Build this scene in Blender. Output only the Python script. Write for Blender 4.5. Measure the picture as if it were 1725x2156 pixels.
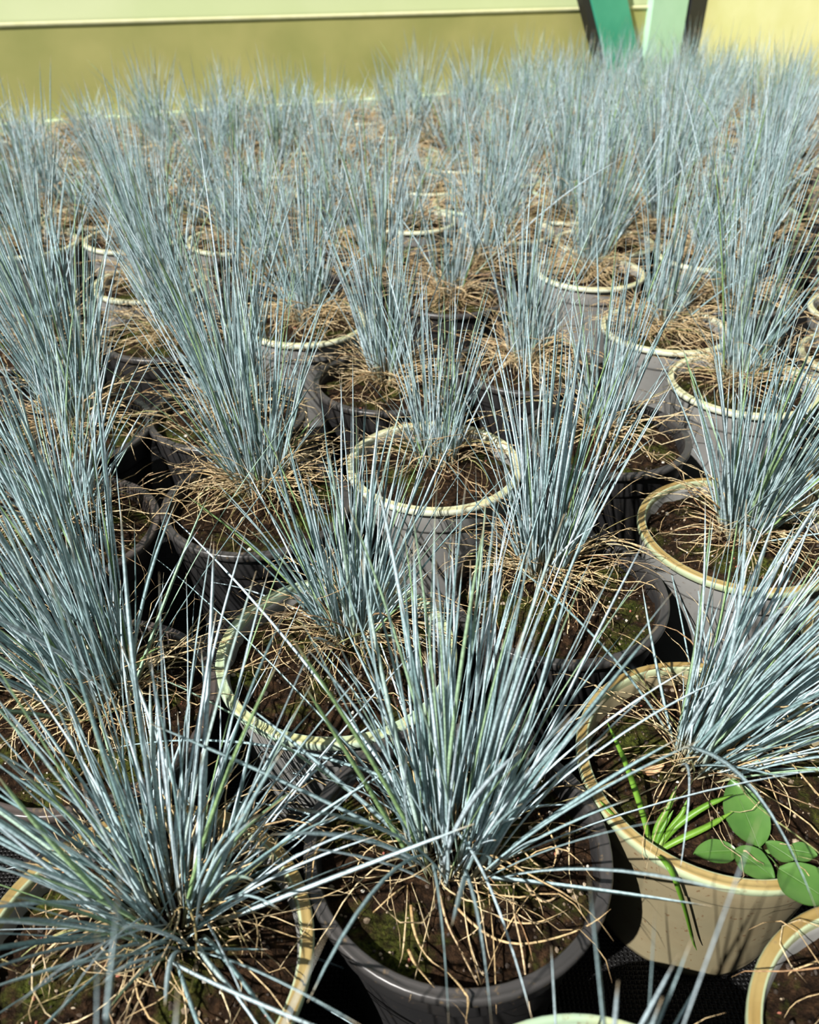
import bpy, math, random
import numpy as np
from mathutils import Vector, noise

for o in list(bpy.data.objects):
    bpy.data.objects.remove(o)
SC = bpy.context.scene
C = SC.collection
PI = math.pi
rng = np.random.default_rng(7)
random.seed(7)

# ------------------------------------------------------------------ camera
FPX, CX, CY = 1730.0, 862.5, 1078.0
PITCH = math.radians(34.0)
CAMZ = 0.609
cam_d = bpy.data.cameras.new('camera')
cam = bpy.data.objects.new('camera', cam_d)
C.objects.link(cam)
cam.location = (0, 0, CAMZ)
cam.rotation_euler = (PI / 2 - PITCH, 0, 0)
cam_d.sensor_fit = 'VERTICAL'
cam_d.sensor_height = 36.0
cam_d.lens = FPX / 2156 * 36.0
cam_d.clip_start = 0.01
cam_d.dof.use_dof = True
cam_d.dof.focus_distance = 0.66
cam_d.dof.aperture_fstop = 9.5
SC.camera = cam

# ------------------------------------------------------------------ light
SC.view_settings.view_transform = 'Standard'
SC.view_settings.look = 'None'
SC.view_settings.gamma = 1.0
SC.view_settings.use_curve_mapping = False
SC.view_settings.exposure = 0.15
world = bpy.data.worlds.new('world')
SC.world = world
world.use_nodes = True
bg = world.node_tree.nodes['Background']
bg.inputs[0].default_value = (0.82, 0.93, 1.0, 1)
bg.inputs[1].default_value = 0.30
sun_d = bpy.data.lights.new('sun', 'SUN')
sun_d.energy = 9.0
sun_d.angle = math.radians(0.55)
sun_d.color = (1.0, 0.97, 0.92)
sun = bpy.data.objects.new('sun', sun_d)
C.objects.link(sun)
sun_from = Vector((-0.55, -0.62, 0.88)).normalized()
sun.rotation_euler = sun_from.to_track_quat('Z', 'Y').to_euler()
sun.location = (-2, -2.5, 4)

# ------------------------------------------------------------------ pixel helpers
cp, sp = math.cos(PITCH), math.sin(PITCH)
def ray(x, y):
    u, v = (x - CX) / FPX, (y - CY) / FPX
    return np.array((u, cp - v * sp, -sp - v * cp))
def px_at_z(x, y, z):
    d = ray(x, y)
    t = (z - CAMZ) / d[2]
    return np.array((0, 0, CAMZ)) + d * t
def project(P):
    d = np.asarray(P, float) - np.array((0, 0, CAMZ))
    zc = d[1] * cp - d[2] * sp
    if zc < 0.01:
        return (-9999, -9999)
    return (CX + FPX * d[0] / zc, CY + FPX * (-d[1] * sp - d[2] * cp) / zc)
def px_at_dist(x, y, base, dist, near=False):
    d = ray(x, y); d = d / np.linalg.norm(d)
    o = np.array((0, 0, CAMZ)) - base
    b = float(o @ d); c = float(o @ o) - dist * dist
    disc = b * b - c
    t = -b if disc < 0 else (-b - math.sqrt(disc) if near else -b + math.sqrt(disc))
    return np.array((0, 0, CAMZ)) + d * max(t, 0.1)

# ------------------------------------------------------------------ materials
MATS = {}
def new_mat(name):
    m = bpy.data.materials.new(name); m.use_nodes = True
    nt = m.node_tree
    return m, nt, nt.nodes['Principled BSDF']
def N(nt, typ, **kw):
    n = nt.nodes.new(typ)
    for k, v in kw.items():
        if k in n.inputs: n.inputs[k].default_value = v
        else: setattr(n, k, v)
    return n
def ramp(nt, stops, interp='LINEAR'):
    n = nt.nodes.new('ShaderNodeValToRGB'); cr = n.color_ramp
    cr.interpolation = interp
    while len(cr.elements) < len(stops): cr.elements.new(0.5)
    for e, (p, c) in zip(cr.elements, stops):
        e.position = p; e.color = (*c, 1)
    return n
def mixc(nt, fac, a, b, blend='MIX'):
    n = nt.nodes.new('ShaderNodeMix'); n.data_type = 'RGBA'; n.blend_type = blend
    for sock, val in ((n.inputs[0], fac), (n.inputs[6], a), (n.inputs[7], b)):
        if hasattr(val, 'is_linked') or hasattr(val, 'links'): nt.links.new(val, sock)
        elif isinstance(val, (int, float)): sock.default_value = val
        else: sock.default_value = (*val, 1)
    return n.outputs[2]
def bump(nt, bs, height, strength, dist):
    b = N(nt, 'ShaderNodeBump', Strength=strength, Distance=dist)
    nt.links.new(height, b.inputs['Height']); nt.links.new(b.outputs[0], bs.inputs['Normal'])

def blade_material(name, stops, base_col, tip_col, speck, rough, base_at=0.16, translucent=0.12):
    m, nt, bs = new_mat(name)
    at = N(nt, 'ShaderNodeAttribute', attribute_name='bl')
    sep = nt.nodes.new('ShaderNodeSeparateColor'); nt.links.new(at.outputs['Color'], sep.inputs[0])
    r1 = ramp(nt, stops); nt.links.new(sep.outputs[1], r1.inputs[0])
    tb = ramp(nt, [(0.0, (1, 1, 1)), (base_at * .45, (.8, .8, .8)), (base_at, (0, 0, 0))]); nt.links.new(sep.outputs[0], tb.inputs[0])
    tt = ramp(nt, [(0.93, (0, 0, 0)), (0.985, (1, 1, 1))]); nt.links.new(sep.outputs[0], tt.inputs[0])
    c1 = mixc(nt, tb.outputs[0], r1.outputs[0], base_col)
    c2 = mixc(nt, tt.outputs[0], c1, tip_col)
    tc = N(nt, 'ShaderNodeTexCoord')
    nz = N(nt, 'ShaderNodeTexNoise', Scale=420.0, Detail=3.0); nt.links.new(tc.outputs['Object'], nz.inputs['Vector'])
    sr = ramp(nt, [(0.42, (speck, speck, speck)), (0.56, (1, 1, 1))]); nt.links.new(nz.outputs[0], sr.inputs[0])
    c3 = mixc(nt, 1.0, c2, sr.outputs[0], 'MULTIPLY')
    nt.links.new(c3, bs.inputs['Base Color'])
    bs.inputs['Roughness'].default_value = rough
    bs.inputs['Specular IOR Level'].default_value = 0.35
    tr = N(nt, 'ShaderNodeBsdfTranslucent'); nt.links.new(c3, tr.inputs[0])
    mx = N(nt, 'ShaderNodeMixShader', Fac=translucent)
    nt.links.new(bs.outputs[0], mx.inputs[1]); nt.links.new(tr.outputs[0], mx.inputs[2])
    nt.links.new(mx.outputs[0], nt.nodes['Material Output'].inputs[0])
    MATS[name] = m
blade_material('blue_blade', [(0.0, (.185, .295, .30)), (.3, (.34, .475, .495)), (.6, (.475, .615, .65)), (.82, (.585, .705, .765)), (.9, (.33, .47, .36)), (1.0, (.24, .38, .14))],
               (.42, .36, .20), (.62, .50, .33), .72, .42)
blade_material('straw', [(0.0, (.54, .37, .18)), (.35, (.64, .48, .26)), (.7, (.74, .60, .37)), (.9, (.38, .21, .10)), (1.0, (.30, .33, .13))],
               (.42, .26, .11), (.50, .33, .17), .6, .6, .1)
blade_material('fresh_green', [(0.0, (.085, .21, .018)), (1.0, (.14, .28, .028))], (.30, .38, .12), (.12, .24, .03), .92, .4, .12, .2)

def pot_mat(name, body, spot, rough, dirt=(.10, .075, .05), dirt_amt=.25):
    m, nt, bs = new_mat(name)
    tc = N(nt, 'ShaderNodeTexCoord')
    n1 = N(nt, 'ShaderNodeTexNoise', Scale=14.0, Detail=4.0, Roughness=.6); nt.links.new(tc.outputs['Object'], n1.inputs['Vector'])
    r1 = ramp(nt, [(.35, body), (.68, spot)]); nt.links.new(n1.outputs[0], r1.inputs[0])
    n2 = N(nt, 'ShaderNodeTexNoise', Scale=230.0, Detail=2.0); nt.links.new(tc.outputs['Object'], n2.inputs['Vector'])
    r2 = ramp(nt, [(.66, (0, 0, 0)), (.72, (dirt_amt * 3,) * 3)]); nt.links.new(n2.outputs[0], r2.inputs[0])
    n3 = N(nt, 'ShaderNodeTexNoise', Scale=38.0, Detail=5.0); nt.links.new(tc.outputs['Object'], n3.inputs['Vector'])
    r3 = ramp(nt, [(.5, (0, 0, 0)), (.75, (dirt_amt,) * 3)]); nt.links.new(n3.outputs[0], r3.inputs[0])
    c = mixc(nt, r2.outputs[0], r1.outputs[0], dirt)
    c = mixc(nt, r3.outputs[0], c, dirt)
    nt.links.new(c, bs.inputs['Base Color'])
    bs.inputs['Roughness'].default_value = rough
    bump(nt, bs, n3.outputs[0], .08, .001)
    MATS[name] = m
pot_mat('dark_pot', (.014, .014, .015), (.021, .020, .020), .40, (.07, .052, .036), .12)
pot_mat('brown_pot', (.018, .015, .014), (.026, .021, .019), .42, (.07, .052, .036), .14)
pot_mat('grey_pot', (.175, .175, .168), (.21, .206, .196), .48, (.12, .10, .075), .16)
pot_mat('tan_pot', (.19, .165, .10), (.235, .195, .115), .5, (.14, .085, .04), .3)

def rim_mat(name, mid, mid2, edge, rough, R):
    """rim with a weathered band along its top and sun highlights painted in as paler edges; patches of algae"""
    m, nt, bs = new_mat(name)
    tc = N(nt, 'ShaderNodeTexCoord')
    n1 = N(nt, 'ShaderNodeTexNoise', Scale=26.0, Detail=4.0); nt.links.new(tc.outputs['Object'], n1.inputs['Vector'])
    r1 = ramp(nt, [(.4, mid), (.62, mid2)]); nt.links.new(n1.outputs[0], r1.inputs[0])
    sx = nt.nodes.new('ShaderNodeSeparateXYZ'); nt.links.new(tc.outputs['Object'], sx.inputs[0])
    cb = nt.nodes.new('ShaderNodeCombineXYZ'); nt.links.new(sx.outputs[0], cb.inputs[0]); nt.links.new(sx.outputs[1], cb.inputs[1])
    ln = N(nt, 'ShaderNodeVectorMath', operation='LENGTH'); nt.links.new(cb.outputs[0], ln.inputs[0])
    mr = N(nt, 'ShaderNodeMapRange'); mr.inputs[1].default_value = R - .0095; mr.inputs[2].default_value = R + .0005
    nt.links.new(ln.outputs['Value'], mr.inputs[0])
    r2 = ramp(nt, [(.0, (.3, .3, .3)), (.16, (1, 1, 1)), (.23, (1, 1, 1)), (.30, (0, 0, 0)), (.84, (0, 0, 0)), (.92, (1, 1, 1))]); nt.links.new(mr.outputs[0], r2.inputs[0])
    c = mixc(nt, r2.outputs[0], r1.outputs[0], edge)  # pale lip lines: sun catching the rounded edges, put into the colour
    n2 = N(nt, 'ShaderNodeTexNoise', Scale=190.0, Detail=3.0); nt.links.new(tc.outputs['Object'], n2.inputs['Vector'])
    r3 = ramp(nt, [(.62, (0, 0, 0)), (.74, (.6, .6, .6))]); nt.links.new(n2.outputs[0], r3.inputs[0])
    c = mixc(nt, r3.outputs[0], c, (.16, .11, .055))
    nt.links.new(c, bs.inputs['Base Color'])
    bs.inputs['Roughness'].default_value = rough
    bump(nt, bs, n2.outputs[0], .08, .0008)
    MATS[name] = m
POT_R, POT_H = 0.0965, 0.15
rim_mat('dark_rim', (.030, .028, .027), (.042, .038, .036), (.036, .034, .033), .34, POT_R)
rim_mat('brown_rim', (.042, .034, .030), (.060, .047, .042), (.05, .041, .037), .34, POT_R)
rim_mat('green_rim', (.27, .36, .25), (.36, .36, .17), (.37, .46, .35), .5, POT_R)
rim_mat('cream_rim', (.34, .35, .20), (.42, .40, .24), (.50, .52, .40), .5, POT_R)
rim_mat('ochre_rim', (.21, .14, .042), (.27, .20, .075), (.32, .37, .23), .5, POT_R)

m, nt, bs = new_mat('soil')
tc = N(nt, 'ShaderNodeTexCoord')
oi = N(nt, 'ShaderNodeObjectInfo')
va = N(nt, 'ShaderNodeVectorMath', operation='ADD'); nt.links.new(tc.outputs['Object'], va.inputs[0])
vs = N(nt, 'ShaderNodeVectorMath', operation='SCALE'); vs.inputs[3].default_value = 3.0
nt.links.new(oi.outputs['Location'], vs.inputs[0]); nt.links.new(vs.outputs[0], va.inputs[1])
n1 = N(nt, 'ShaderNodeTexNoise', Scale=160.0, Detail=6.0, Roughness=.7); nt.links.new(va.outputs[0], n1.inputs['Vector'])
r1 = ramp(nt, [(.32, (.005, .003, .002)), (.5, (.021, .0115, .006)), (.70, (.075, .040, .020))]); nt.links.new(n1.outputs[0], r1.inputs[0])
n2 = N(nt, 'ShaderNodeTexNoise', Scale=24.0, Detail=4.0, Roughness=.65); nt.links.new(va.outputs[0], n2.inputs['Vector'])
r2 = ramp(nt, [(.50, (0, 0, 0)), (.64, (.85, .85, .85))]); nt.links.new(n2.outputs[0], r2.inputs[0])
n3 = N(nt, 'ShaderNodeTexNoise', Scale=420.0, Detail=3.0); nt.links.new(va.outputs[0], n3.inputs['Vector'])
r3 = ramp(nt, [(.35, (.014, .020, .003)), (.65, (.085, .10, .016))]); nt.links.new(n3.outputs[0], r3.inputs[0])
nt.links.new(mixc(nt, r2.outputs[0], r1.outputs[0], r3.outputs[0]), bs.inputs['Base Color'])
bs.inputs['Roughness'].default_value = .95
bs.inputs['Specular IOR Level'].default_value = .08
bump(nt, bs, n1.outputs[0], 1.0, .008)
MATS['soil'] = m

m, nt, bs = new_mat('grit')
at = N(nt, 'ShaderNodeAttribute', attribute_name='bl')
sep = nt.nodes.new('ShaderNodeSeparateColor'); nt.links.new(at.outputs['Color'], sep.inputs[0])
r1 = ramp(nt, [(0, (.02, .012, .007)), (.42, (.045, .027, .015)), (.66, (.13, .095, .06)), (.82, (.28, .22, .15)), (.94, (.45, .42, .36)), (.97, (.25, .08, .05))], 'CONSTANT')
nt.links.new(sep.outputs[1], r1.inputs[0]); nt.links.new(r1.outputs[0], bs.inputs['Base Color'])
bs.inputs['Roughness'].default_value = .7
MATS['grit'] = m

m, nt, bs = new_mat('ground_cloth')
tc = N(nt, 'ShaderNodeTexCoord')
w1 = N(nt, 'ShaderNodeTexWave', Scale=95.0, bands_direction='X'); nt.links.new(tc.outputs['Object'], w1.inputs['Vector'])
w2 = N(nt, 'ShaderNodeTexWave', Scale=95.0, bands_direction='Y'); nt.links.new(tc.outputs['Object'], w2.inputs['Vector'])
mm = N(nt, 'ShaderNodeMath', operation='MULTIPLY'); nt.links.new(w1.outputs['Fac'], mm.inputs[0]); nt.links.new(w2.outputs['Fac'], mm.inputs[1])
nz = N(nt, 'ShaderNodeTexNoise', Scale=30.0, Detail=5.0); nt.links.new(tc.outputs['Object'], nz.inputs['Vector'])
rr = ramp(nt, [(.35, (.004, .004, .0045)), (.7, (.010, .0095, .009))]); nt.links.new(nz.outputs[0], rr.inputs[0])
nt.links.new(rr.outputs[0], bs.inputs['Base Color'])
bs.inputs['Roughness'].default_value = .42
bs.inputs['Specular IOR Level'].default_value = .12
bump(nt, bs, mm.outputs[0], .7, .002)
MATS['ground_cloth'] = m

def film_mat(name, c0, c1, rough, transl, sc=2.2):
    m, nt, bs = new_mat(name)
    tc = N(nt, 'ShaderNodeTexCoord')
    n1 = N(nt, 'ShaderNodeTexNoise', Scale=sc, Detail=4.0, Roughness=.55); nt.links.new(tc.outputs['Object'], n1.inputs['Vector'])
    r1 = ramp(nt, [(.32, c0), (.68, c1)]); nt.links.new(n1.outputs[0], r1.inputs[0])
    nt.links.new(r1.outputs[0], bs.inputs['Base Color'])
    bs.inputs['Roughness'].default_value = rough
    tr = N(nt, 'ShaderNodeBsdfTranslucent'); nt.links.new(r1.outputs[0], tr.inputs[0])
    mx = N(nt, 'ShaderNodeMixShader', Fac=transl)
    nt.links.new(bs.outputs[0], mx.inputs[1]); nt.links.new(tr.outputs[0], mx.inputs[2])
    nt.links.new(mx.outputs[0], nt.nodes['Material Output'].inputs[0])
    MATS[name] = m
film_mat('olive_film', (.34, .35, .11), (.52, .48, .18), .5, .15)
film_mat('lime_film', (.44, .50, .26), (.52, .56, .33), .5, .2, 1.5)
film_mat('yellow_film', (.46, .44, .16), (.56, .54, .27), .5, .25, 3.0)

def simple_mat(name, col, rough, c2=None, sc=20.0):
    m, nt, bs = new_mat(name)
    tc = N(nt, 'ShaderNodeTexCoord')
    n1 = N(nt, 'ShaderNodeTexNoise', Scale=sc, Detail=4.0); nt.links.new(tc.outputs['Object'], n1.inputs['Vector'])
    r1 = ramp(nt, [(.35, col), (.65, c2 or tuple(min(1, x * 1.25) for x in col))]); nt.links.new(n1.outputs[0], r1.inputs[0])
    nt.links.new(r1.outputs[0], bs.inputs['Base Color']); bs.inputs['Roughness'].default_value = rough
    MATS[name] = m
simple_mat('sill_green', (.36, .50, .30), .45, (.50, .60, .36), 9.0)
simple_mat('post_green', (.30, .52, .36), .45, (.38, .60, .44), 6.0)
simple_mat('brace_teal', (.035, .30, .19), .4, (.06, .36, .23), 7.0)
simple_mat('plain_black', (.010, .010, .012), .5)  # for the corner strip and the brace's painted-in shade
simple_mat('cream_hem', (.50, .49, .27), .5, (.58, .56, .34))
simple_mat('weed_leaf', (.040, .105, .018), .38, (.065, .145, .028), 60.0)
simple_mat('weed_vein', (.10, .19, .05), .5)
simple_mat('dry_leaf', (.50, .27, .13), .55, (.66, .42, .24), 150.0)

# ------------------------------------------------------------------ object helpers
def tag(o, label=None, cat=None, group=None, kind=None):
    if label: o['label'] = label
    if cat: o['category'] = cat
    if group: o['group'] = group
    if kind: o['kind'] = kind
    return o
def link(name, me, parent=None):
    o = bpy.data.objects.new(name, me); C.objects.link(o)
    if parent is not None: o.parent = parent
    return o
def mesh_np(name, V, F, mat, attr=None, smooth=True):
    me = bpy.data.meshes.new(name)
    V = np.ascontiguousarray(V, dtype=np.float32); F = np.ascontiguousarray(F, dtype=np.int32)
    k = F.shape[1]
    me.vertices.add(len(V)); me.vertices.foreach_set('co', V.ravel())
    me.loops.add(F.size); me.loops.foreach_set('vertex_index', F.ravel())
    me.polygons.add(len(F)); me.polygons.foreach_set('loop_start', np.arange(0, F.size, k, dtype=np.int32))
    me.polygons.foreach_set('use_smooth', np.full(len(F), smooth))
    me.update(calc_edges=True)
    if attr is not None:
        a = me.attributes.new('bl', 'FLOAT_COLOR', 'POINT')
        a.data.foreach_set('color', np.ascontiguousarray(attr, dtype=np.float32).ravel())
    me.materials.append(MATS[mat])
    return me
def mesh_py(name, V, F, mat, smooth=False):
    me = bpy.data.meshes.new(name); me.from_pydata([tuple(v) for v in V], [], F); me.update()
    me.polygons.foreach_set('use_smooth', [smooth] * len(me.polygons))
    me.materials.append(MATS[mat]); return me
def lathe(profile, n):
    V, F = [], []
    m_ = len(profile)
    for i in range(n):
        a = 2 * PI * i / n
        for (r, z) in profile: V.append((r * math.cos(a), r * math.sin(a), z))
    for i in range(n):
        j = (i + 1) % n
        for k in range(m_ - 1):
            F.append((i * m_ + k, j * m_ + k, j * m_ + k + 1, i * m_ + k + 1))
    return V, F

# ------------------------------------------------------------------ the setting
fl = link('floor', mesh_py('floor', [(-4, -1.5, 0), (4, -1.5, 0), (4, 6, 0), (-4, 6, 0)], [(0, 1, 2, 3)], 'ground_cloth'))
tag(fl, 'black woven ground cloth the pots stand on', kind='structure')
# woven slubs of the cloth where it shows between the nearest pots
pit = .0034
gx, gy = np.meshgrid(np.arange(-.32, .42, pit), np.arange(.12, .60, pit))
gx = gx.ravel(); gy = gy.ravel()
odd = (np.round(gx / pit) + np.round(gy / pit)) % 2
hx = np.where(odd > 0, pit * .62, pit * .36); hy = np.where(odd > 0, pit * .36, pit * .62)
n_ = len(gx); V = np.zeros((n_, 5, 3))
for k, (sx_, sy_) in enumerate(((-1, -1), (1, -1), (1, 1), (-1, 1))):
    V[:, k, 0] = gx + sx_ * hx; V[:, k, 1] = gy + sy_ * hy; V[:, k, 2] = .0002
V[:, 4, 0] = gx; V[:, 4, 1] = gy; V[:, 4, 2] = .0011 + rng.uniform(0, .0005, n_)
F = np.array([[0, 1, 4], [1, 2, 4], [2, 3, 4], [3, 0, 4]])
F = (np.arange(n_)[:, None, None] * 5 + F[None]).reshape(-1, 3)
wv = link('weave', mesh_np('weave', V.reshape(-1, 3), F, 'ground_cloth'), fl); wv['kind'] = 'stuff'

W0 = np.array((-1.25, 3.10)); WD = np.array((.898, .44)); WN = np.array((.44, -.898))  # back wall line, its direction, its inward normal
CORNER = np.array((1.30, 4.35))
SILL = .15
def wall_sheet(name, origin, direction, normal, length, z0, z1, mat, off, amp, nx=90, nz=24, seed=0.0, parent=None, slope=0.0):
    V, F = [], []
    for j in range(nz + 1):
        for i in range(nx + 1):
            s = length * i / nx; z = z0 + (z1 - z0) * j / nz
            w = noise.noise(Vector((s * 1.6 + seed, z * 3.0, seed))) * amp + noise.noise(Vector((s * 5 + seed, z * 6.0, 3))) * amp * .35
            p = origin + direction * s + normal * (off + w - slope * (z - z0))
            V.append((p[0], p[1], z))
    for j in range(nz):
        for i in range(nx):
            a = j * (nx + 1) + i
            F.append((a, a + 1, a + nx + 2, a + nx + 1))
    o = link(name, mesh_py(name, V, F, mat, True), parent)
    sm = o.modifiers.new('thick', 'SOLIDIFY'); sm.thickness = .0015
    return o
LW = float(np.linalg.norm(CORNER - (W0 - WD * 1.6)))
OR = CORNER - WD * LW
wb = wall_sheet('wall_back', OR, WD, WN, LW, .10, .430, 'olive_film', .016, .006, seed=2.0)
tag(wb, 'olive green translucent film of the greenhouse side behind the pots', kind='structure')
uf = wall_sheet('upper_film', OR, WD, WN, LW, .40, 1.5, 'lime_film', .0, .005, seed=5.0, parent=wb, slope=.42)
def oriented_box(name, p0, d, n, s0, s1, n0, n1, z0, z1, mat, parent=None, bevel=.003):
    V = []
    for z in (z0, z1):
        for s, q in ((s0, n0), (s1, n0), (s1, n1), (s0, n1)):
            p = p0 + d * s + n * q
            V.append((p[0], p[1], z))
    F = [(3, 2, 1, 0), (4, 5, 6, 7), (0, 1, 5, 4), (1, 2, 6, 5), (2, 3, 7, 6), (3, 0, 4, 7)]
    o = link(name, mesh_py(name, V, F, mat), parent)
    b = o.modifiers.new('bevel', 'BEVEL'); b.width = bevel; b.segments = 2
    return o
# rolled hem along the bottom of the upper film
V, F = [], []
for i in range(121):
    s = LW * i / 120
    zc = .429 ; c0 = OR + WD * s
    wv_ = noise.noise(Vector((s * 1.6 + 2.0, zc * 3.0, 2.0))) * .006 + noise.noise(Vector((s * 5 + 2.0, zc * 6.0, 3))) * .0021
    for k in range(8):
        a = 2 * PI * k / 8
        p = c0 + WN * (.016 + wv_ + .004 * math.cos(a))
        V.append((p[0], p[1], zc + .008 * math.sin(a)))
for i in range(120):
    for k in range(8):
        F.append((i * 8 + k, (i + 1) * 8 + k, (i + 1) * 8 + (k + 1) % 8, i * 8 + (k + 1) % 8))
link('hem', mesh_py('hem', V, F, 'cream_hem', True), wb)
tr = oriented_box('trim_1', OR, WD, WN, 0, LW - .02, -.01, .055, .0, SILL, 'sill_green', bevel=.004)
tag(tr, 'pale green ledge along the foot of the olive film', kind='structure')
wr = wall_sheet('wall_right', CORNER, WN, -WD, 3.2, .0, 1.7, 'yellow_film', .0, .014, seed=9.0)
tag(wr, 'bright yellow translucent film of the greenhouse end', kind='structure')
po = oriented_box('trim_2', CORNER, WD, WN, -.30, -.10, .012, .050, .0, 1.7, 'post_green')
tag(po, 'pale green upright frame post in the corner', kind='structure')
# black strip in the corner, leaning slightly
V = []
for z, s0, s1 in ((.0, -.075, -.03), (1.0, -.06, .26)):
    for q in (.02, .055):
        for s in (s0, s1):
            p = CORNER + WD * (s - .02) + WN * q
            V.append((p[0], p[1], z))
bk = link('trim_3', mesh_py('trim_3', V, [(0, 1, 5, 4), (2, 6, 7, 3), (0, 4, 6, 2), (1, 3, 7, 5), (4, 5, 7, 6), (0, 2, 3, 1)], 'plain_black'))
tag(bk, 'black strip beside the pale green corner post', kind='structure')
# diagonal brace: from the foot of the corner up to the left
b0 = CORNER + WD * (-.42); dirv = Vector((-WD[0] * .50, -WD[1] * .50, 1)).normalized()
wdv = Vector((WD[0], WD[1], .50)).normalized(); nv = Vector((WN[0], WN[1], 0))
V = []
for t in (-.16, 1.9):
    for a, q in ((-.085, .058), (.085, .058), (.085, .10), (-.085, .10)):
        p = Vector((b0[0], b0[1], .16)) + dirv * t + wdv * a + nv * q
        V.append(tuple(p))
br = link('brace', mesh_py('brace', V, [(3, 2, 1, 0), (4, 5, 6, 7), (0, 1, 5, 4), (1, 2, 6, 5), (2, 3, 7, 6), (3, 0, 4, 7)], 'brace_teal'))
br.modifiers.new('b', 'BEVEL').width = .004
tag(br, 'teal green diagonal brace leaning from the greenhouse corner post', 'brace')
p_ = []  # shade on the brace's underside, put in as a black strip
for t in (-.16, 1.9):
    for a, q in ((-.118, .052), (-.087, .052), (-.087, .094), (-.118, .094)):
        p_.append(tuple(Vector((b0[0], b0[1], .16)) + dirv * t + wdv * a + nv * q))
link('shade_strip', mesh_py('shade_strip', p_, [(3, 2, 1, 0), (4, 5, 6, 7), (0, 1, 5, 4), (1, 2, 6, 5), (2, 3, 7, 6), (3, 0, 4, 7)], 'plain_black'), br)

# ------------------------------------------------------------------ pot, soil, blades
R, H = POT_R, POT_H
body_prof = [(0.002, .004), (R * .66, .004), (R * .70, .0), (R * .745, .0), (R * .752, .006), (R * .90, H - .036), (R * .905, H - .034), (R * .927, H - .032),
             (R * .932, H - .030), (R * .955, H - .0075), (R * .955, H - .004), (R - .0075, H - .004), (R - .010, H - .010), (R * .86, H - .04), (R * .72, .02)]
rim_prof = [(R - .0090, H - .013), (R - .0085, H - .004), (R - .0080, H - .0008), (R - .0068, H), (R - .0055, H - .0008), (R - .0030, H - .0008), (R - .0018, H),
            (R - .0004, H - .0012), (R, H - .0035), (R - .0002, H - .0065), (R - .002, H - .0085), (R - .005, H - .0088)]
bv, bf = lathe(body_prof, 72); rv, rf = lathe(rim_prof, 72)
KINDS = {'dark': ('dark_pot', 'dark_rim'), 'brown': ('brown_pot', 'brown_rim'), 'green': ('grey_pot', 'green_rim'), 'cream': ('grey_pot', 'cream_rim'),
         'ochre': ('grey_pot', 'ochre_rim'), 'tan': ('tan_pot', 'ochre_rim')}
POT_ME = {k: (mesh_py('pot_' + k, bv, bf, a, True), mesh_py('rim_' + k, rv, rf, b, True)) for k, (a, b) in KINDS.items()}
SOIL_Z = H - .017

def soil_mesh(seed, nr, na):
    V = [(0, 0, SOIL_Z + .006)]; F = []
    Rs = R - .0085
    for i in range(1, nr + 1):
        r = Rs * i / nr
        for k in range(na):
            a = 2 * PI * k / na
            x, y = r * math.cos(a), r * math.sin(a)
            z = SOIL_Z + .006 * (1 - (r / Rs) ** 2)
            z += .0060 * noise.noise(Vector((x * 38, y * 38, seed))) + .0038 * noise.noise(Vector((x * 120, y * 120, seed + 4))) + .0024 * noise.noise(Vector((x * 260, y * 260, seed + 9)))
            V.append((x, y, z))
    for k in range(na): F.append((0, 1 + k, 1 + (k + 1) % na))
    for i in range(nr - 1):
        for k in range(na):
            a = 1 + i * na + k; b = 1 + i * na + (k + 1) % na
            F.append((a, a + na, b + na, b))
    return mesh_py('soil', V, F, 'soil', True)
ICO_V = None
def ico():
    t = (1 + 5 ** .5) / 2
    v = np.array([(-1, t, 0), (1, t, 0), (-1, -t, 0), (1, -t, 0), (0, -1, t), (0, 1, t), (0, -1, -t), (0, 1, -t), (t, 0, -1), (t, 0, 1), (-t, 0, -1), (-t, 0, 1)]) / math.sqrt(1 + t * t)
    f = np.array([(0, 11, 5), (0, 5, 1), (0, 1, 7), (0, 7, 10), (0, 10, 11), (1, 5, 9), (5, 11, 4), (11, 10, 2), (10, 7, 6), (7, 1, 8), (3, 9, 4), (3, 4, 2), (3, 2, 6), (3, 6, 8), (3, 8, 9), (4, 9, 5), (2, 4, 11), (6, 2, 10), (8, 6, 7), (9, 8, 1)])
    return v, f
IV, IF = ico()
def grit_mesh(seed, n):
    g = np.random.default_rng(seed)
    a = g.uniform(0, 2 * PI, n); r = (R - .013) * np.sqrt(g.uniform(.02, 1, n))
    size = g.choice([.0007, .0010, .0015, .0022], n, p=[.42, .34, .18, .06]) * g.uniform(.8, 1.2, n)
    sc = size[:, None] * g.uniform(.6, 1.2, (n, 3))
    x, y = r * np.cos(a), r * np.sin(a)
    z = np.array([SOIL_Z + .006 * (1 - (rr / (R - .0085)) ** 2) + .0060 * noise.noise(Vector((xx * 38, yy * 38, seed))) + .0038 * noise.noise(Vector((xx * 120, yy * 120, seed + 4))) for xx, yy, rr in zip(x, y, r)])
    jit = g.uniform(.75, 1.2, (n, 12, 1))
    V = IV[None] * jit * sc[:, None, :] + np.stack([x, y, z + size * .3], 1)[:, None, :]
    F = (np.arange(n)[:, None, None] * 12 + IF[None]).reshape(-1, 3)
    at = np.zeros((n, 12, 4)); at[:, :, 1] = g.uniform(0, 1, n)[:, None]; at[:, :, 3] = 1
    return mesh_np('grit', V.reshape(-1, 3), F, 'grit', at.reshape(-1, 4), False)

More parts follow.
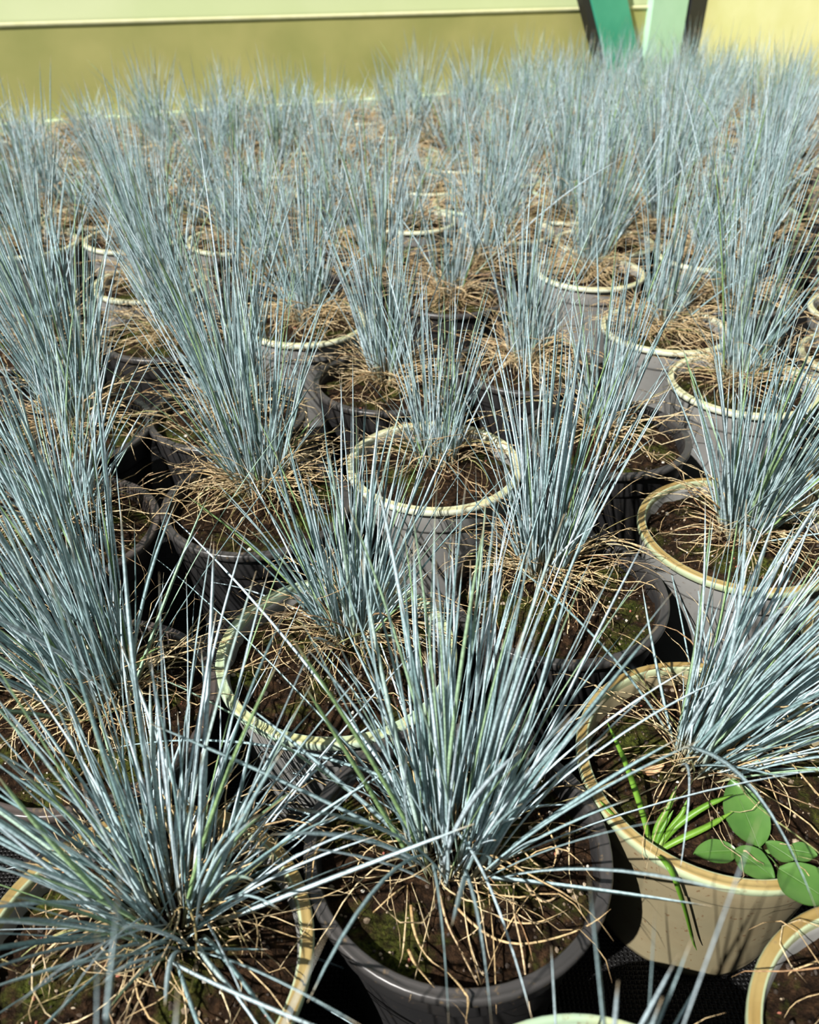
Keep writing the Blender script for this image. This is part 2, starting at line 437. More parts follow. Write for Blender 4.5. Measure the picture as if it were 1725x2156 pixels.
def blade_arrays(P, w, roll, rnd):
    """P: (n, s+1, 3) spine points. Returns vertices (n, (s+1)*3, 3), faces of one blade, attributes."""
    n, s1, _ = P.shape
    T = np.gradient(P, axis=1); T /= np.linalg.norm(T, axis=2, keepdims=True) + 1e-9
    ref = np.stack([np.cos(roll), np.sin(roll), np.full(n, .15)], 1)[:, None, :]
    S = np.cross(T, ref); S /= np.linalg.norm(S, axis=2, keepdims=True) + 1e-9
    Nn = np.cross(S, T)
    t = np.linspace(0, 1, s1)
    prof = np.interp(t, [0, .08, .3, .75, .93, 1], [.95, 1.0, 1.0, .78, .42, .10])
    wd = (w[:, None] * prof[None, :])[:, :, None] * .5
    ring = np.stack([P - S * wd, P + Nn * wd * .62, P + S * wd], 2)      # n, s1, 3, 3
    V = ring.reshape(n, s1 * 3, 3)
    F = []
    for i in range(s1 - 1):
        for k in range(3):
            k2 = (k + 1) % 3
            F.append((i * 3 + k, i * 3 + k2, i * 3 + 3 + k2, i * 3 + 3 + k))
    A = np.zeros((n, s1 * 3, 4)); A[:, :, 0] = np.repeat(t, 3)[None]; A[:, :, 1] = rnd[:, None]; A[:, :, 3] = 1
    return V, np.array(F), A
def bezier(B, M, T_, s):
    t = np.linspace(0, 1, s + 1)[None, :, None]
    return B[:, None] * (1 - t) ** 2 + 2 * M[:, None] * t * (1 - t) + T_[:, None] * t ** 2
def tuft_spines(g, n, L, spread, lean, s, base_r=.020, droop=.18, lvar=.42):
    """fan of live blades around the pot axis, local coordinates"""
    az = g.uniform(0, 2 * PI, n)
    u = np.sqrt(g.uniform(0, 1, n))
    th = spread * u * g.uniform(.55, 1.15, n)
    out = g.uniform(0, 1, n) < .10
    th = np.where(out, g.uniform(.9, 1.9, n) * spread, th)
    Ls = L * (1 - lvar * g.uniform(0, 1, n) ** 1.3 * 1.0) * np.where(u < .5, 1.05, .95)
    short = g.uniform(0, 1, n) < .22
    Ls = np.where(short, Ls * g.uniform(.3, .7, n), Ls)
    rb = base_r * (u * .9 + .1)
    ca, sa = np.cos(az), np.sin(az)
    az2 = az + g.normal(0, .5, n)
    B = np.stack([rb * ca, rb * sa, np.full(n, SOIL_Z + .001)], 1)
    d1 = np.stack([np.sin(th) * np.cos(az2) + lean[0], np.sin(th) * np.sin(az2) + lean[1], np.cos(th)], 1); d1 /= np.linalg.norm(d1, axis=1, keepdims=True)
    d0 = d1 * np.array((.72, .72, 1)); d0 /= np.linalg.norm(d0, axis=1, keepdims=True)
    M = B + d0 * (Ls * .5)[:, None]
    T_ = M + d1 * (Ls * .5)[:, None]
    T_[:, 2] -= Ls * droop * np.sin(np.arccos(np.clip(d1[:, 2], -1, 1))) * g.uniform(.2, 1.6, n)
    T_[:, :2] += g.normal(0, .012, (n, 2))
    return bezier(B, M, T_, s), Ls
def straw_spines(g, n, L, s, base_r=.026):
    """dead blades arching out of the crown and lying on the soil"""
    az = g.uniform(0, 2 * PI, n); rb = base_r * np.sqrt(g.uniform(.1, 1, n))
    th = g.uniform(.4, 1.35, n); bend = g.uniform(.5, 2.1, n); tw = g.normal(0, 1.5, n); ph = g.uniform(0, 6.3, n); wob = g.uniform(0, .9, n); fq = g.uniform(3, 9, n)
    Ls = L * g.uniform(.35, 1.0, n)
    P = np.zeros((n, s + 1, 3))
    P[:, 0] = np.stack([rb * np.cos(az), rb * np.sin(az), SOIL_Z + .002 + g.uniform(0, .022, n)], 1)
    az = az + g.normal(0, .45, n)
    for i in range(s):
        q = (i + .5) / s
        a = th + bend * q + .35 * wob * np.sin(fq * q + 2 * ph); b = az + tw * q * q + wob * np.sin(fq * q + ph)
        st = Ls / s
        nx = P[:, i] + np.stack([np.sin(a) * np.cos(b), np.sin(a) * np.sin(b), np.cos(a)], 1) * st[:, None]
        rr = np.hypot(nx[:, 0], nx[:, 1])
        fl_ = np.where(rr < R - .012, SOIL_Z + .003 + .006 * (1 - np.clip(rr / R, 0, 1) ** 2), np.where(rr < R + .02, H + .002, H - .05))
        fl_ = fl_ + .004 * np.abs(np.sin(az * 7 + i))
        nx[:, 2] = np.maximum(nx[:, 2], fl_)
        P[:, i + 1] = nx
    return P
def joined(name, P, w, rnd, mat, g):
    V, F, A = blade_arrays(P, w, g.uniform(0, 2 * PI, len(P)), rnd)
    n, k = V.shape[:2]
    FF = (np.arange(n)[:, None, None] * k + F[None]).reshape(-1, 4)
    return mesh_np(name, V.reshape(-1, 3), FF, mat, A.reshape(-1, 4))

BW = .0023   # width of a live blade
def proto_tuft(seed, n, L, spread, lean=(0, 0), s=5, w=BW):
    g = np.random.default_rng(seed)
    P, Ls = tuft_spines(g, n, L, spread, lean, s)
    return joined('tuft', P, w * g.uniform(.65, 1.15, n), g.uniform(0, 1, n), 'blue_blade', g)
def proto_straw(seed, n, L, s=6, w=.0013, off=0.0):
    g = np.random.default_rng(seed + 500)
    P = straw_spines(g, n, L, s) + off
    return joined('dead_grass', P, w * g.uniform(.6, 1.2, n), g.uniform(0, 1, n), 'straw', g)

# ------------------------------------------------------------------ where the pots stand
NAMED = {  # x, y, kind, blades, length, spread, lean, straw, label
 'A1': (-.150, .243, 'ochre', 205, .25, .95, (0, .05), 95, 'blue fescue fanning wide over an ochre-rimmed pot, beside the dark mossy pot'),
 'A2': (.030, .312, 'dark', 165, .26, .55, (.05, .12), 40, 'big blue fescue in a dark grey pot with mossy soil and curling straw'),
 'A3': (.213, .375, 'tan', 160, .235, .62, (.50, .05), 60, 'blue fescue leaning over in the tan pot that holds broad green weeds'),
 'A4': (.268, .178, 'ochre', 16, .17, .9, (.1, .1), 24, 'ochre-rimmed pot with shaded soil, touching the front of the tan pot'),
 'A5': (.086, .115, 'green', 9, .17, .5, (.15, .05), 8, 'pale green-rimmed pot of sparse fescue standing before the dark mossy pot'),
 'A6': (-.105, .040, 'dark', 6, .26, .45, (.0, .1), 8, 'fescue with few tall blades standing before the wide ochre-rimmed pot'),
 'B1': (-.240, .425, 'brown', 160, .31, .48, (-.22, .02), 130, 'dense tall blue fescue in a brown-rimmed pot behind the wide ochre-rimmed one'),
 'B2': (-.058, .484, 'green', 130, .225, .55, (-.03, .05), 100, 'blue fescue in a grey pot whose rim is patched pale green and yellow'),
 'B3': (.130, .562, 'dark', 95, .27, .36, (.0, .05), 110, 'tall slender blue fescue over a straw mat, dark pot behind the dark mossy one'),
 'B4': (.320, .651, 'ochre', 150, .25, .55, (.10, .05), 80, 'blue fescue in a grey pot with a mustard-ochre rim, behind the tan pot'),
 'B5': (.415, .475, 'ochre', 120, .20, .8, (.1, .1), 50, 'blue fescue in an ochre-rimmed pot beside the tan pot with weeds'),
 'B6': (.520, .735, 'tan', 130, .22, .6, (.1, .05), 60, 'blue fescue in a tan pot next to the mustard-ochre-rimmed grey pot'),
 'C0': (-.342, .655, 'brown', 120, .24, .75, (-.05, .0), 90, 'sprawling blue fescue in a brown-black pot beside the dark pot full of straw'),
 'C1': (-.156, .703, 'dark', 130, .29, .45, (-.06, .05), 150, 'blue fescue in a black pot with pale curled straw hanging round its crown'),
 'C2': (.027, .779, 'cream', 95, .24, .42, (-.02, .05), 60, 'blue fescue in a light grey pot with a cream-green rim and smooth side'),
 'C3': (.230, .846, 'dark', 75, .25, .36, (.02, .05), 60, 'blue fescue in a dark pot behind the mustard-rimmed pot, straw spread over bare soil'),
 'C4': (.437, .985, 'cream', 115, 0.335, .38, (.05, .05), 90, 'tall pale blue fescue in a cream-rimmed grey pot behind the mustard-rimmed pot'),
 'C5': (.645, 1.07, 'cream', 110, 0.315, .42, (.06, .05), 90, 'blue fescue in a cream-rimmed pot beside the tall pale fescue'),
 'D0': (-.402, .862, 'dark', 150, 0.325, .42, (-.08, .05), 100, 'upright blue fescue in a dark pot behind the sprawling brown-black pot'),
 'D1': (-.222, .900, 'dark', 150, 0.335, .42, (-.04, .05), 90, 'dense upright blue fescue in a dark pot behind the black straw-hung pot'),
 'D2': (-.030, .992, 'dark', 93, 0.285, .40, (-.02, .05), 120, 'blue fescue in a dark pot behind the light grey smooth-sided pot'),
 'D2b': (.160, 1.046, 'dark', 93, 0.285, .38, (.04, .05), 130, 'blue fescue with tan straw skirt in a dark pot between grey cream-rimmed pots'),
 'D3': (.385, 1.178, 'cream', 93, 0.285, .38, (.06, .05), 140, 'blue fescue over curled straw in a cream-rimmed grey pot with its side in view'),
 'D0b': (-.537, 1.12, 'brown', 126, 0.325, .42, (-.06, .05), 100, 'blue fescue in a brown pot beside a shallow arc of dry straw'),
 'E1': (-.355, 1.15, 'dark', 126, 0.325, .40, (-.08, .05), 120, 'blue fescue leaning out of a dark pot in front of the yellow-rimmed white-grey pot'),
 'E2': (-.160, 1.205, 'cream', 110, 0.305, .40, (-.05, .05), 140, 'blue fescue in a yellow-cream-rimmed pot behind the dense upright fescue'),
 'E3': (.065, 1.32, 'dark', 52, 0.285, .38, (0, .05), 130, 'blue fescue rising from a dark pot with bare brown soil behind the straw-skirted pots'),
 'E4': (.320, 1.445, 'cream', 110, 0.305, .38, (.04, .05), 150, 'blue fescue in a cream-rimmed pot filled with drooping orange straw'),
 'E5': (.560, 1.545, 'cream', 121, 0.315, .40, (.06, .05), 120, 'leaning blue fescue in a cream-rimmed pot near the yellow end wall side'),
 'F1': (-.445, 1.385, 'cream', 126, 0.325, .40, (-.10, .05), 120, 'blue fescue in a bright yellow-rimmed pale grey pot with straw fanned over its edge'),
 'F2': (-.745, 1.62, 'cream', 126, 0.315, .40, (-.08, .05), 80, 'blue fescue in a cream-rimmed pot touching another cream rim, near the green ledge end'),
 'F2b': (-.548, 1.655, 'cream', 126, 0.325, .42, (-.12, .05), 100, 'blue fescue leaning from a cream-rimmed pot just behind the bright yellow-rimmed one'),
 'F3': (-.262, 1.462, 'dark', 110, 0.305, .40, (-.04, .05), 100, 'blue fescue in a dark pot with greenish bare soil beside the bright yellow-rimmed pot'),
 'F4': (.200, 1.715, 'cream', 110, 0.305, .36, (0, .05), 140, 'upright blue fescue in a cream-rimmed grey pot behind the one with drooping orange straw'),
}
HERO = ['A1', 'A2', 'A3', 'A4', 'A5', 'A6', 'B1', 'B2', 'B3', 'B4', 'B5']
placed = [(v[0], v[1]) for v in NAMED.values()]
def inside(x, y):
    p = np.array((x, y))
    return float((p - W0) @ WN) > .205 and float((CORNER - p) @ WD) > .19
def in_view(x, y):
    for z in (.12, .40):
        for dx in (-.10, 0, .10):
            q = project((x + dx, y, z))
            if -10 < q[0] < 1735 and -40 < q[1] < 2160: return True
    return False
fill = []
cand = [(-2.0 + .012 * i + (.006 if j % 2 else 0), .42 + .012 * j) for j in range(330) for i in range(370)]
for (x, y) in cand:
    if not inside(x, y) or not in_view(x, y): continue
    if y < .75 and -.3 < x < .42: continue
    if all((x - a) ** 2 + (y - b) ** 2 > .197 ** 2 for a, b in placed):
        placed.append((x, y)); fill.append((x, y))

# ------------------------------------------------------------------ build the plants
def assemble(name, x, y, kind, rot, soil_me, grit_me, tuft_me, straw_me):
    e = bpy.data.objects.new(name, None); C.objects.link(e)
    e.empty_display_size = .03
    e.location = (x, y, 0); e.rotation_euler = (0, 0, rot)
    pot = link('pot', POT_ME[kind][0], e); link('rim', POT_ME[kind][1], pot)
    so = link('soil', soil_me, e)
    if grit_me: link('grit', grit_me, so)['kind'] = 'stuff'
    if tuft_me: link('tuft', tuft_me, e)['kind'] = 'stuff'
    if straw_me: link('dead_grass', straw_me, e)['kind'] = 'stuff'
    return e
EXTRA = {  # blades whose tips the photograph shows clearly: tip pixel, length, sideways flag (near root, arch height)
 'A2': [(302, 1155, .34, 0, .02), (352, 1080, .35, 0, .03), (205, 1582, .27, 0, .06), (1002, 980, .33, 0, .0), (966, 950, .34, 0, 0), (1183, 930, .35, 0, 0), (1315, 862, .38, 0, 0), (1130, 900, .34, 0, 0),
        (1090, 960, .33, 0, 0), (1160, 1000, .32, 0, 0), (860, 1300, .25, 0, 0), (735, 1180, .30, 0, .01), (760, 1340, .24, 0, .02), (940, 1240, .26, 0, 0), (1345, 1215, .30, 0, .01), (1350, 1345, .26, 0, .02),
        (1330, 1465, .23, 0, .02), (1355, 1540, .20, 0, .02), (1215, 1695, .11, 0, .02), (1190, 1650, .12, 0, .015), (470, 1690, .20, 0, .03), (640, 1702, .14, 0, .02), (560, 1620, .20, 0, .03),
        (648, 2110, .20, 1, .05), (945, 2156, .19, 1, .04), (1035, 2156, .2, 1, .04), (1122, 2150, .19, 1, .05), (1060, 1010, .33, 0, 0), (1220, 1060, .31, 0, 0), (1260, 1150, .3, 0, 0), (1020, 1100, .3, 0, 0),
        (880, 1120, .3, 0, 0), (1075, 1240, .26, 0, 0), (1110, 1130, .29, 0, 0), (1145, 1180, .28, 0, 0), (640, 1330, .25, 0, .02), (700, 1420, .22, 0, .02), (600, 1450, .24, 0, .03), (520, 1500, .24, 0, .03)],
 'A1': [(345, 1205, .34, 0, 0), (410, 1250, .33, 0, 0), (262, 1295, .33, 0, 0), (100, 1385, .32, 0, .01), (718, 1088, .38, 0, 0), (1030, 1506, .33, 0, .01), (440, 1290, .32, 0, 0), (905, 1320, .36, 0, 0),
        (700, 1352, .33, 0, 0), (560, 1570, .26, 0, 0), (668, 1570, .27, 0, 0), (700, 1880, .16, 0, .02), (692, 1888, .17, 0, .03), (680, 1962, .16, 0, .02), (678, 1986, .16, 0, .03), (756, 2052, .20, 0, .02),
        (520, 2118, .14, 1, .02), (165, 1470, .30, 0, .0), (250, 1480, .30, 0, 0), (60, 1560, .29, 0, .01), (375, 1540, .27, 0, 0), (20, 1700, .25, 0, .02), (760, 1580, .3, 0, .01), (800, 1640, .29, 0, .02),
        (5, 1830, .22, 0, .02), (30, 2120, .2, 1, .02), (120, 2140, .18, 1, .02), (420, 1450, .3, 0, 0), (320, 1420, .3, 0, 0), (210, 1400, .31, 0, 0)],
 'A3': [(1725, 1395, .24, 0, .01), (1700, 1250, .28, 0, .0), (1640, 1180, .28, 0, 0), (1560, 1080, .30, 0, 0), (1595, 1420, .2, 0, .06), (1720, 1700, .2, 0, .05), (1700, 1640, .18, 0, .04), (1290, 1490, .17, 0, .02),
        (1330, 1380, .2, 0, .01), (1420, 1230, .26, 0, 0), (1400, 1150, .28, 0, 0), (1460, 1180, .27, 0, 0), (1500, 1240, .26, 0, 0), (1430, 1850, .17, 1, .06), (1725, 1930, .24, 1, .05), (1725, 1480, .22, 0, .02), (1725, 1540, .22, 0, .03)],
 'A5': [(1240, 1840, .25, 1, 0), (1302, 2065, .21, 1, 0), (1380, 1905, .23, 1, 0), (1458, 1975, .22, 1, 0), (1430, 2010, .21, 1, 0), (1600, 1720, .30, 1, 0), (1395, 2100, .2, 1, 0)],
 'A6': [(255, 1830, .30, 1, 0), (205, 1960, .28, 1, 0), (690, 1960, .30, 1, .01), (375, 2080, .26, 1, 0)],
 'B3': [(1107, 617, .33, 0, 0), (1034, 663, .32, 0, 0), (1174, 620, .33, 0, 0), (1125, 600, .34, 0, 0), (1210, 560, .35, 0, 0), (1250, 640, .33, 0, 0), (1190, 700, .31, 0, 0), (1060, 740, .3, 0, 0), (1150, 760, .29, 0, 0),
        (1380, 920, .25, 0, .02), (1000, 860, .27, 0, 0)],
 'B1': [(215, 850, .36, 0, 0), (205, 1010, .32, 0, 0), (235, 1010, .32, 0, 0), (166, 1015, .33, 0, 0), (300, 1090, .3, 0, .01), (30, 980, .36, 0, 0), (90, 930, .36, 0, 0), (130, 980, .34, 0, 0)],
 'B2': [(640, 985, .27, 0, 0), (700, 930, .28, 0, 0), (760, 960, .27, 0, 0), (800, 940, .28, 0, 0), (860, 1000, .26, 0, 0), (940, 1080, .25, 0, .01), (560, 1000, .27, 0, 0), (880, 1105, .24, 0, .01), (430, 1225, .22, 0, .02)],
 'B4': [(1310, 1260, .2, 0, .05), (1400, 860, .3, 0, 0), (1480, 820, .3, 0, 0), (1560, 840, .3, 0, 0), (1680, 860, .3, 0, 0), (1720, 950, .28, 0, .01), (1700, 1060, .25, 0, .01), (1640, 800, .31, 0, 0)],
}
CROWN = {'A1': (.008, .030), 'A2': (-.004, .0), 'A3': (-.006, .012), 'B1': (.004, .020), 'B2': (.010, .032), 'B3': (-.006, .036), 'B4': (.008, .008), 'C1': (-.004, .040), 'C2': (.003, .022)}
NIND = {'A1': 230, 'A2': 230, 'A3': 170, 'A4': 26, 'A5': 30, 'A6': 12, 'B1': 160, 'B2': 150, 'B3': 150, 'B4': 140, 'B5': 80}
def mesh_each(P, w, rnd, mat, g, parent, name):
    V, F, A = blade_arrays(P, w, g.uniform(0, 2 * PI, len(P)), rnd)
    for i in range(len(P)):
        link(name, mesh_np(name, V[i], F, mat, A[i]), parent)
CUSTOM_STRAW = []
for idx, (key, (x, y, kind, nb, L, spread, lean, ns, label)) in enumerate(NAMED.items()):
    hero = key in HERO
    g = np.random.default_rng(100 + idx)
    soil_me = soil_mesh(idx + 11, 26 if hero else 12, 84 if hero else 40)
    grit_me = grit_mesh(idx + 11, 520 if hero else 200)
    S = 9 if hero else 6
    P, Ls = tuft_spines(g, nb, L, spread, lean, S, base_r=.026 if key in ('A1', 'A2', 'B1') else .021, droop=.18)
    off = np.array((*CROWN.get(key, (0, .022)), 0))
    P = P + off
    w = BW * (1.2 if hero else 1.0) * g.uniform(.6, 1.15, nb); rnd = g.uniform(0, 1, nb)
    straw_me = proto_straw(1000 + idx, int(ns * 1.35), .13 if hero else .15, 9 if hero else 7, .0014, off)
    if not hero:
        e = assemble('potted_fescue', x, y, kind, 0, soil_me, grit_me, joined('tuft', P, w, rnd, 'blue_blade', g), straw_me)
    else:
        e = assemble('potted_fescue', x, y, kind, 0, soil_me, grit_me, None, straw_me)
        order = np.argsort(-Ls * w)
        k = min(NIND[key], nb)
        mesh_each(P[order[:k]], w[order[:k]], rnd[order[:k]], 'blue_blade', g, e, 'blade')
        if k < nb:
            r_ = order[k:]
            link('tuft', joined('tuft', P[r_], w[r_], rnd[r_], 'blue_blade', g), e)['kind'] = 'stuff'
        ex = EXTRA.get(key, [])
        if ex:
            Bs, Ms, Ts = [], [], []
            o3 = np.array((x, y, 0))
            for (tx, ty, Le, near, arch) in ex:
                b = np.array((g.normal(0, .011), g.normal(0, .011), SOIL_Z + .002)) + off
                t = px_at_dist(tx, ty, b + o3, Le * .97, bool(near)) - o3
                mid = (b + t) / 2
                ch = np.linalg.norm(t - b)
                mid = mid + np.array((0, 0, 1)) * (arch + .06 * np.linalg.norm((t - b)[:2]))
                Bs.append(b); Ms.append(mid); Ts.append(t)
            Pe = bezier(np.array(Bs), np.array(Ms), np.array(Ts), 10)
            mesh_each(Pe, BW * g.uniform(.95, 1.3, len(ex)), g.uniform(.2, .85, len(ex)), 'blue_blade', g, e, 'blade')
    tag(e, label, 'potted grass', 'potted fescues crowded on the cloth')

# the crowd behind: twelve kinds of tuft shared by many pots
TU = [proto_tuft(40 + i, 66 + 8 * (i % 4), .315 + .014 * (i % 5), .37 + .04 * (i % 3), (random.uniform(-.07, .07), random.uniform(-.05, .05)), 5, .0029) for i in range(12)]
STW = [proto_straw(60 + i, 120, .16, 6, .0017) for i in range(8)]
SO = [soil_mesh(70.3 + i, 9, 32) for i in range(5)]
ORD = ['', 'first', 'second', 'third', 'fourth', 'fifth', 'sixth', 'seventh', 'eighth', 'ninth', 'tenth', 'eleventh', 'twelfth']
LOOK = {'dark': 'black', 'brown': 'brown', 'cream': 'cream-rimmed', 'green': 'pale green-rimmed'}
for i, (x, y) in enumerate(fill):
    kind = random.choice(['dark', 'brown', 'dark']) if random.random() < .45 else random.choice(['cream', 'cream', 'green'])
    e = assemble('potted_fescue', x, y, kind, random.uniform(-.7, .7), SO[i % 5], None, TU[i % 12], STW[i % 8])
    dw = float((np.array((x, y)) - W0) @ WN); dr = float((CORNER - np.array((x, y))) @ WD)
    s = random.uniform(.88, 1.1) * float(np.interp(y, [1.2, 1.9, 2.6, 4.0], [1.05, 1.0, .82, .80]))
    if dw < .45 and x < .3: s *= .5
    elif x < .35 and y > 1.75 and random.random() < .5: s *= .45
    for ch in e.children:
        if ch.name.startswith('tuft'):
            ch.scale = (1, 1, s); ch.location.z = SOIL_Z * (1 - s)
    row = max(1, int(round((dw - .17) / .19)) + 1); col = max(1, int(round((dr - .17) / .19)) + 1)
    look = LOOK[kind]
    if row == 1: lab, gr = f'blue fescue in a {look} pot in the row along the green ledge', f'{look} pots along the green ledge'
    elif col == 1: lab, gr = f'blue fescue in a {look} pot in the row along the yellow film', f'{look} pots along the yellow film'
    elif row <= 9 and col <= 9: lab, gr = f'blue fescue, {look} pot, {ORD[row]} row from green ledge, {ORD[col]} from yellow film', f'{look} pots in the far crowd'
    elif row <= 12: lab, gr = f'blue fescue, {look} pot, {ORD[row]} row from green ledge, far from yellow film', f'{look} pots in the far crowd'
    else: lab, gr = f'blue fescue in a {look} pot at the flank of the crowd', f'{look} pots at the flanks'
    tag(e, lab, 'potted grass', gr)
print('POTS', len(NAMED) + len(fill))

# ------------------------------------------------------------------ loose straws lying in the dark mossy pot
def body_r(z): return R * .752 + (R * .955 - R * .752) * min(1, z / H)
def surf_px(px, py, c, lift=.004):
    p = px_at_z(px, py, SOIL_Z + .004 + lift); r = math.hypot(p[0] - c[0], p[1] - c[1])
    if r < R - .012: return p
    p = px_at_z(px, py, H + .001 + lift * .5); r = math.hypot(p[0] - c[0], p[1] - c[1])
    if r < R + .004: return p
    z = H
    while z > .01:
        p = px_at_z(px, py, z); r = math.hypot(p[0] - c[0], p[1] - c[1])
        if r < body_r(z) + .010: return p
        z -= .002
    return px_at_z(px, py, H)
def spline(pts, n):
    pts = np.array(pts); k = len(pts)
    ext = np.vstack([2 * pts[0] - pts[1], pts, 2 * pts[-1] - pts[-2]])
    out = []
    for u in np.linspace(0, k - 1 - 1e-6, n + 1):
        i = int(u); t = u - i
        p0, p1, p2, p3 = ext[i], ext[i + 1], ext[i + 2], ext[i + 3]
        out.append(.5 * ((2 * p1) + (-p0 + p2) * t + (2 * p0 - 5 * p1 + 4 * p2 - p3) * t * t + (-p0 + 3 * p1 - 3 * p2 + p3) * t ** 3))
    return np.array(out)
EM = {o['label']: o for o in C.objects if o.parent is None and 'label' in o}
a2 = EM[NAMED['A2'][8]]; A2C = NAMED['A2'][:2]
STRAWS = [[(830, 800), (950, 920), (1080, 995), (1240, 1010), (1450, 960), (1600, 890), (1690, 820)], [(1130, 480), (1200, 650), (1270, 750), (1330, 780), (1390, 750), (1400, 690), (1350, 660)],
          [(1290, 290), (1370, 430), (1390, 520), (1350, 630), (1200, 800), (1080, 1000), (980, 1240)], [(960, 640), (1020, 720), (1180, 800), (1260, 890), (1335, 985)], [(570, 690), (560, 900), (545, 1050), (520, 1145)],
          [(590, 680), (640, 820), (690, 990)], [(740, 620), (700, 830), (640, 1080), (580, 1330)], [(590, 800), (610, 950), (680, 1090), (800, 1180), (880, 1270), (905, 1340), (890, 1453)],
          [(575, 1040), (620, 1130), (720, 1255)], [(890, 870), (910, 1000), (960, 1180), (975, 1240)], [(1465, 330), (1460, 560), (1475, 690), (1540, 870)], [(1040, 850), (1170, 895), (1300, 890), (1450, 825)],
          [(380, 840), (480, 750), (560, 690)], [(210, 650), (260, 740), (300, 800)], [(1005, 590), (1015, 700), (1045, 1000), (1060, 1400)], [(1170, 550), (1155, 800), (1200, 1050), (1255, 1450)],
          [(430, 200), (470, 330), (540, 420), (690, 440)], [(450, 260), (500, 380), (600, 450), (700, 520)], [(800, 560), (900, 660), (990, 590)], [(740, 700), (790, 900), (870, 1060), (960, 1240)]]
g = np.random.default_rng(77)
Ps = []
for st in STRAWS:
    pts = [surf_px(640 + px * .3826, 1600 + py * .3826, A2C, g.uniform(.002, .009)) - np.array((*A2C, 0)) for px, py in st]
    Ps.append(spline(pts, 16))
curl = [(40, 670, .150), (60, 520, .165), (120, 420, .178), (200, 365, .186), (270, 370, .184), (285, 400, .178), (262, 410, .174)]
Ps.append(spline([px_at_z(640 + a * .3826, 1600 + b * .3826, z) - np.array((*A2C, 0)) for a, b, z in curl], 16))
mesh_each(np.array(Ps), .0019 * g.uniform(.75, 1.25, len(Ps)), np.clip(g.uniform(.1, .8, len(Ps)), 0, .84), 'straw', g, a2, 'dead_blade')

# ------------------------------------------------------------------ weeds in the tan pot
T0 = np.array((*NAMED['A3'][:2], 0)); TC = NAMED['A3'][:2]
root = px_at_z(1374, 1788, SOIL_Z + .003)
seed = bpy.data.objects.new('grass_seedling', None); C.objects.link(seed); seed.location = tuple(root); seed.empty_display_size = .01
tag(seed, 'bright green grass seedling rooted at the rim inside the tan pot', 'weed')
def flat_leaf(name, pts, w, mat, parent, origin, rnd=.5, n=14):
    P = spline(pts, n) - origin
    T = np.gradient(P, axis=0); T /= np.linalg.norm(T, axis=1, keepdims=True)
    side = np.cross(T, np.array((0.0, -.35, 1))); side /= np.linalg.norm(side, axis=1, keepdims=True)
    up = np.cross(side, T)
    t = np.linspace(0, 1, n + 1)
    pr = np.interp(t, [0, .12, .45, .8, 1], [.6, .85, 1, .75, .06])[:, None] * w * .5
    V = np.stack([P - side * pr, P - up * pr * .35, P + side * pr, P - up * (pr * .35 + .0006)], 1).reshape(-1, 3)
    F = [(i * 4 + k, i * 4 + (k + 1) % 4, i * 4 + 4 + (k + 1) % 4, i * 4 + 4 + k) for i in range(n) for k in range(4)]
    A = np.zeros((len(V), 4)); A[:, 0] = np.repeat(t, 4); A[:, 1] = rnd; A[:, 3] = 1
    return link(name, mesh_np(name, V, np.array(F), mat, A), parent)
def zp(x, y, z): return px_at_z(x, y, z)
LEAVES = [([(1372, 1785, .138), (1350, 1700, .158), (1315, 1600, .18), (1278, 1518, .20)], .0044), ([(1374, 1783, .138), (1385, 1740, .148), (1408, 1700, .158), (1425, 1655, .168)], .0042),
          ([(1380, 1785, .138), (1392, 1752, .146), (1418, 1706, .156)], .0032), ([(1384, 1787, .138), (1415, 1740, .148), (1437, 1712, .154), (1447, 1684, .16)], .0034),
          ([(1384, 1785, .138), (1430, 1735, .15), (1490, 1695, .162), (1545, 1672, .168)], .0042), ([(1386, 1792, .137), (1430, 1768, .146), (1490, 1740, .154), (1545, 1708, .160)], .0042),
          ([(1352, 1782, .138), (1318, 1745, .146), (1285, 1710, .15), (1262, 1685, .152)], .0034)]
for pts, w in LEAVES:
    flat_leaf('leaf', [zp(*p) for p in pts], w, 'fresh_green', seed, root, random.random())
hang = [zp(1370, 1786, .140), zp(1395, 1808, .153)] + [surf_px(a, b, TC, .003) + np.array((0, -.003, .002)) for a, b in ((1412, 1832), (1430, 1880), (1442, 1920), (1456, 1975), (1464, 1995))]
flat_leaf('leaf', hang, .0040, 'fresh_green', seed, root, .3, 20)

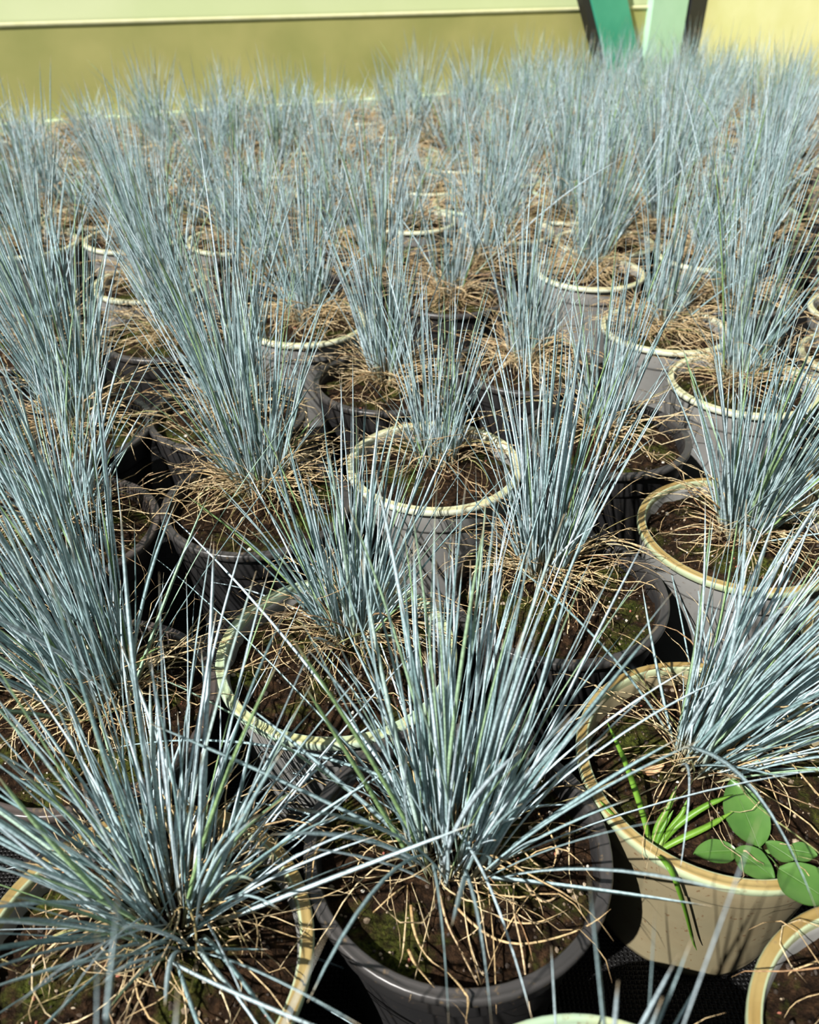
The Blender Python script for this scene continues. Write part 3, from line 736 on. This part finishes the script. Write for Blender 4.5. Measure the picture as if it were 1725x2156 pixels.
wroot = px_at_z(1605, 1795, SOIL_Z + .003)
weed = bpy.data.objects.new('broadleaf_weed', None); C.objects.link(weed); weed.location = tuple(wroot); weed.empty_display_size = .01
tag(weed, 'broad round-leaved green weed growing in the tan pot', 'weed')
def round_leaf(tipx, tipy, tz, basex, basey, bz, wpx, cup=.12):
    b = px_at_z(basex, basey, bz); t = px_at_z(tipx, tipy, tz)
    ax = t - b; L = np.linalg.norm(ax); ax /= L
    side = np.cross(ax, np.array((0, 0, 1.0))); side /= np.linalg.norm(side); up = np.cross(side, ax)
    W = wpx
    nu, nv_ = 14, 8
    V, F = [], []
    for layer in (0, 1):
        for i in range(nu + 1):
            u = i / nu; hw = W * .5 * math.sin(PI * min(1, max(0.0, u)) ** .85) ** .75 if 0 < u < 1 else W * .02
            for j in range(nv_ + 1):
                q = -1 + 2 * j / nv_
                z = .07 * W * (q * q) - .05 * L * (u - .3) ** 2 * 2 + .010 * W * math.sin(u * 16) * abs(q) - (.0007 if layer else 0)
                V.append(b + ax * (u * L) + side * (q * hw) + up * z - wroot)
    m_ = (nu + 1) * (nv_ + 1)
    for layer in (0, 1):
        for i in range(nu):
            for j in range(nv_):
                a = layer * m_ + i * (nv_ + 1) + j
                q = (a, a + 1, a + nv_ + 2, a + nv_ + 1)
                F.append(q if layer else q[::-1])
    o = link('leaf', mesh_py('leaf', V, F, 'weed_leaf', True), weed)
    # midrib
    Pm = np.array([b + ax * (u * L) + up * (.0008 - .05 * L * (u - .3) ** 2 * 2) - wroot for u in np.linspace(0, .93, 9)])
    Vm, Fm, Am = blade_arrays(Pm[None], np.array([.0011]), np.array([.3]), np.array([.5]))
    link('midrib', mesh_np('midrib', Vm[0], Fm, 'weed_vein', Am[0]), o)
    # stalk from the root to the leaf
    Ps_ = spline([np.zeros(3), (b - wroot) * .5 + np.array((0, 0, .002)), b - wroot], 6)
    Vs, Fs, As = blade_arrays(Ps_[None], np.array([.0022]), np.array([.3]), np.array([.5]))
    link('stalk', mesh_np('stalk', Vs[0], Fs, 'weed_vein', As[0]), o)
round_leaf(1540, 1640, .160, 1598, 1785, .146, .029)
round_leaf(1462, 1795, .148, 1552, 1792, .146, .0165)
round_leaf(1632, 1848, .150, 1546, 1790, .152, .021)
round_leaf(1612, 1772, .147, 1672, 1812, .146, .014)
round_leaf(1722, 1800, .150, 1660, 1790, .146, .014)
round_leaf(1760, 1905, .158, 1640, 1830, .152, .030)

# dry husk on the soil of the tan pot
c = px_at_z(1372, 1622, SOIL_Z + .008)
V, F = [], []
for i in range(9):
    for j in range(6):
        u = -1 + i / 4; q = -1 + j / 2.5
        hw = .0036 * math.sqrt(max(.03, 1 - u * u * .9))
        V.append((u * .0085, q * hw, .0030 * (1 - q * q) + .0012 * u * u + .0006 * math.sin(i * 2.3 + j)))
for i in range(8):
    for j in range(5): F.append((i * 6 + j, i * 6 + 6 + j, i * 6 + 7 + j, i * 6 + 1 + j))
hk = link('dry_leaf', mesh_py('dry_leaf', V, F, 'dry_leaf', True))
hk.location = tuple(c); hk.rotation_euler = (.25, .05, .32)
hk.modifiers.new('thick', 'SOLIDIFY').thickness = .0006
tag(hk, 'small curled brown dry leaf on the soil of the tan pot', 'leaf')
